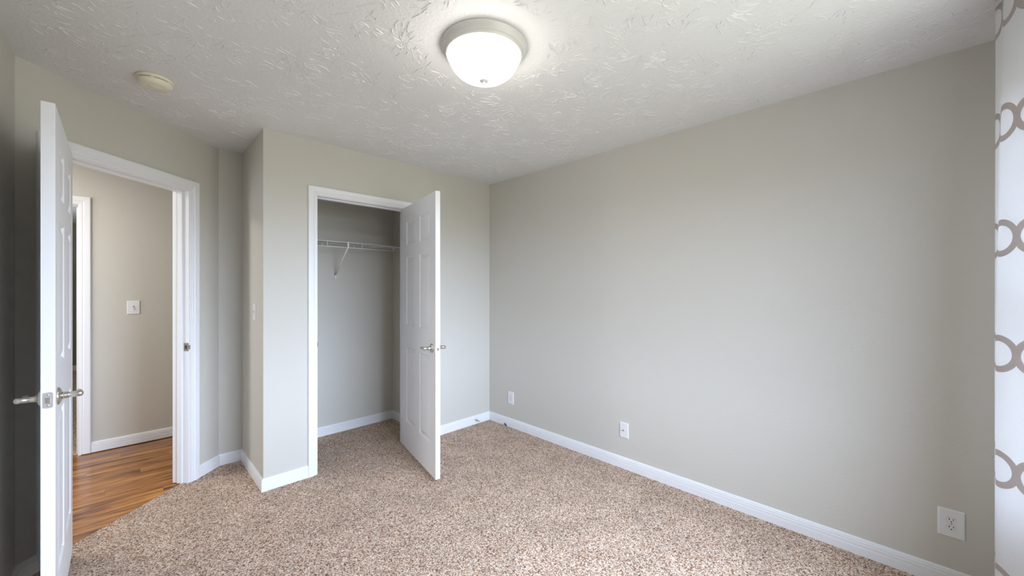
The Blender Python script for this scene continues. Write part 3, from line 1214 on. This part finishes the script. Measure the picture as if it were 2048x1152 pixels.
# ------------------------------------------------------------------ spring door stop and dark cable end
t = empty('spring_door_stop', (2.46, YC - 0.0135, 0.045))
tag(t, 'small spring door stop on the baseboard near the far corner', 'door stop')
mb = MB()
mb.lathe([(0, 0), (0.008, 0), (0.008, 0.003), (0.004, 0.005), (0, 0.005)], axis=(0, -1, 0), seg=16)
mb.build('mount', M_NICKEL, t)
mb = MB()
pts = []
turns, L = 14, 0.058
for k in range(turns * 10 + 1):
    a = 2 * PI * k / 10
    s = k / (turns * 10)
    rr = 0.0052 - 0.0016 * s
    pts.append((rr * math.cos(a), -0.004 - L * s, rr * math.sin(a) - 0.004 * s * s))
mb.path_tube(pts, 0.0009, seg=5)
mb.build('spring', M_NICKEL, t)
mb = MB()
mb.lathe([(0, 0.061), (0.0058, 0.061), (0.0062, 0.066), (0.0050, 0.073), (0, 0.074)], origin=(0, 0, -0.004), axis=(0, -1, 0), seg=16)
mb.build('rubber_tip', M_PLATE, t)

t = empty('cable_stub', (XR - 0.013, 2.745, 0.0))
tag(t, 'short black cable end poking up at the right wall baseboard, near the far corner', 'cable')
mb = MB()
pts = [(0.004, 0, -0.01), (-0.004, 0, 0.004), (-0.010, 0.003, 0.016), (-0.013, 0.008, 0.024)]
mb.path_tube(pts, 0.0055, seg=10)
mb.build('cable_sheath', M_DARK, t)
mb = MB()
mb.tube((-0.013, 0.008, 0.023), (-0.0145, 0.011, 0.029), 0.0035, seg=10)
mb.build('cable_tip', M_DARK, t)

# ------------------------------------------------------------------ window and curtain
wr = empty('window_1', ((WX0 + WX1) / 2, YW, WZ0))
tag(wr, 'white framed window behind the camera, beside the patterned curtain', 'window', kind='structure')
xm = (WX0 + WX1) / 2
w2 = (WX1 - WX0) / 2
hh = WZ1 - WZ0
mb = MB()
f = 0.04
mb.box(-w2, -w2 + f, -0.10, -0.045, 0, hh)
mb.box(w2 - f, w2, -0.10, -0.045, 0, hh)
mb.box(-w2 + f, w2 - f, -0.10, -0.045, 0, f)
mb.box(-w2 + f, w2 - f, -0.10, -0.045, hh - f, hh)
mb.box(-w2 + f, w2 - f, -0.09, -0.055, hh / 2 - 0.018, hh / 2 + 0.018)
mb.build('window_frame', M_WINFRAME, wr)
mb = MB()
mb.box(-w2 + f, w2 - f, -0.076, -0.072, f, hh / 2 - 0.018)
mb.box(-w2 + f, w2 - f, -0.076, -0.072, hh / 2 + 0.018, hh - f)
mb.build('window_glass', M_GLASS, wr)
mb = MB()
mb.box(-w2 - 0.03, w2 + 0.03, -0.045, 0.03, -0.018, 0.0)
mb.build('window_sill', M_TRIM, wr)

# curtain: pleated cloth hanging from rings on a rod
ZC0, ZC1 = 0.03, 2.385
S_EDGE = 0.1106          # slope of the sight line grazing the outer fold


def curtain_section(z):
    k = max(0.0, min(1.0, (z - 1.15) / (ZC1 - 1.15)))
    sB = 0.1112 + 0.0092 * k                    # the second ridge drifts outwards towards the heading
    Xa, Xb = 2.25, 2.13
    A = (Xa, -Xa * S_EDGE)
    B = (Xb, -Xb * sB)
    pts = [(2.30, -0.345), (2.275, -0.300), A, ((Xa + Xb) / 2, -(Xa + Xb) / 2 * (S_EDGE * 0.45 + sB * 0.55) - 0.001), B,
           (2.075, -0.276), (2.05, -0.310), (2.062, -0.345)]
    return pts


def catmull(pts, sub):
    out = []
    n = len(pts)
    for i in range(n - 1):
        p0 = pts[max(0, i - 1)]
        p1, p2 = pts[i], pts[i + 1]
        p3 = pts[min(n - 1, i + 2)]
        for s in range(sub):
            t_ = s / sub
            out.append(tuple(0.5 * ((2 * p1[c]) + (-p0[c] + p2[c]) * t_ + (2 * p0[c] - 5 * p1[c] + 4 * p2[c] - p3[c]) * t_ ** 2 +
                                    (-p0[c] + 3 * p1[c] - 3 * p2[c] + p3[c]) * t_ ** 3) for c in range(2)))
    out.append(pts[-1])
    return out


cr_root = empty('curtain', (2.0, -0.31, ZC0))
tag(cr_root, 'white floor-length curtain with taupe ring lattice print at the right edge', 'curtain')
rows = 60
grid = []
for i in range(rows + 1):
    z = ZC0 + (ZC1 - ZC0) * i / rows
    sec = catmull(curtain_section(z), 8)
    grid.append([(x, y, z) for x, y in sec])
nc = len(grid[0])
arc = [0.0]
for j in range(1, nc):
    a, b = grid[0][j - 1], grid[0][j]
    arc.append(arc[-1] + math.hypot(a[0] - b[0], a[1] - b[1]))
me = bpy.data.meshes.new('cloth_panel')
verts = [(p[0] - 2.0, p[1] + 0.31, p[2] - ZC0) for r in grid for p in r]
faces = [(i * nc + j, i * nc + j + 1, (i + 1) * nc + j + 1, (i + 1) * nc + j) for i in range(rows) for j in range(nc - 1)]
me.from_pydata(verts, [], faces)
uvl = me.uv_layers.new(name='UVMap')
# the print: phase chosen so that a ring row falls at the heights seen in the photograph
for poly in me.polygons:
    poly.use_smooth = True
    for li in poly.loop_indices:
        vi = me.loops[li].vertex_index
        i, j = divmod(vi, nc)
        u = arc[j] - arc[32] + 0.110 / 2 - 0.007
        vv = grid[i][j][2] - 1.537 + 0.198
        uvl.data[li].uv = (u, vv)
me.materials.append(M_CURTAIN)
co = bpy.data.objects.new('cloth_panel', me)
COL.objects.link(co)
co.parent = cr_root
sd = co.modifiers.new('thickness', 'SOLIDIFY')
sd.thickness = 0.0012

rod = empty('curtain_rod', (1.15, -0.31, 2.405))
tag(rod, 'metal curtain rod above the patterned curtain, fixed to the window wall', 'curtain rod')
mb = MB()
mb.tube((-1.3, 0, 0), (1.3, 0, 0), 0.010, seg=16)
mb.build('pole', M_BRONZE, rod)
for s in (-1, 1):
    mb = MB()
    mb.lathe([(0.0, 0.0), (0.010, 0.0), (0.014, 0.004), (0.019, 0.014), (0.019, 0.022), (0.012, 0.034), (0, 0.038)], origin=(s * 1.3, 0, 0), axis=(s, 0, 0), seg=20)
    mb.build('finial', M_BRONZE, rod)
    mb = MB()
    mb.box(s * 1.22 - 0.01, s * 1.22 + 0.01, -0.0898, -0.084, -0.03, 0.02)
    mb.tube((s * 1.22, -0.085, -0.005), (s * 1.22, -0.004, -0.010), 0.005, seg=10)
    mb.build('rod_bracket', M_BRONZE, rod)
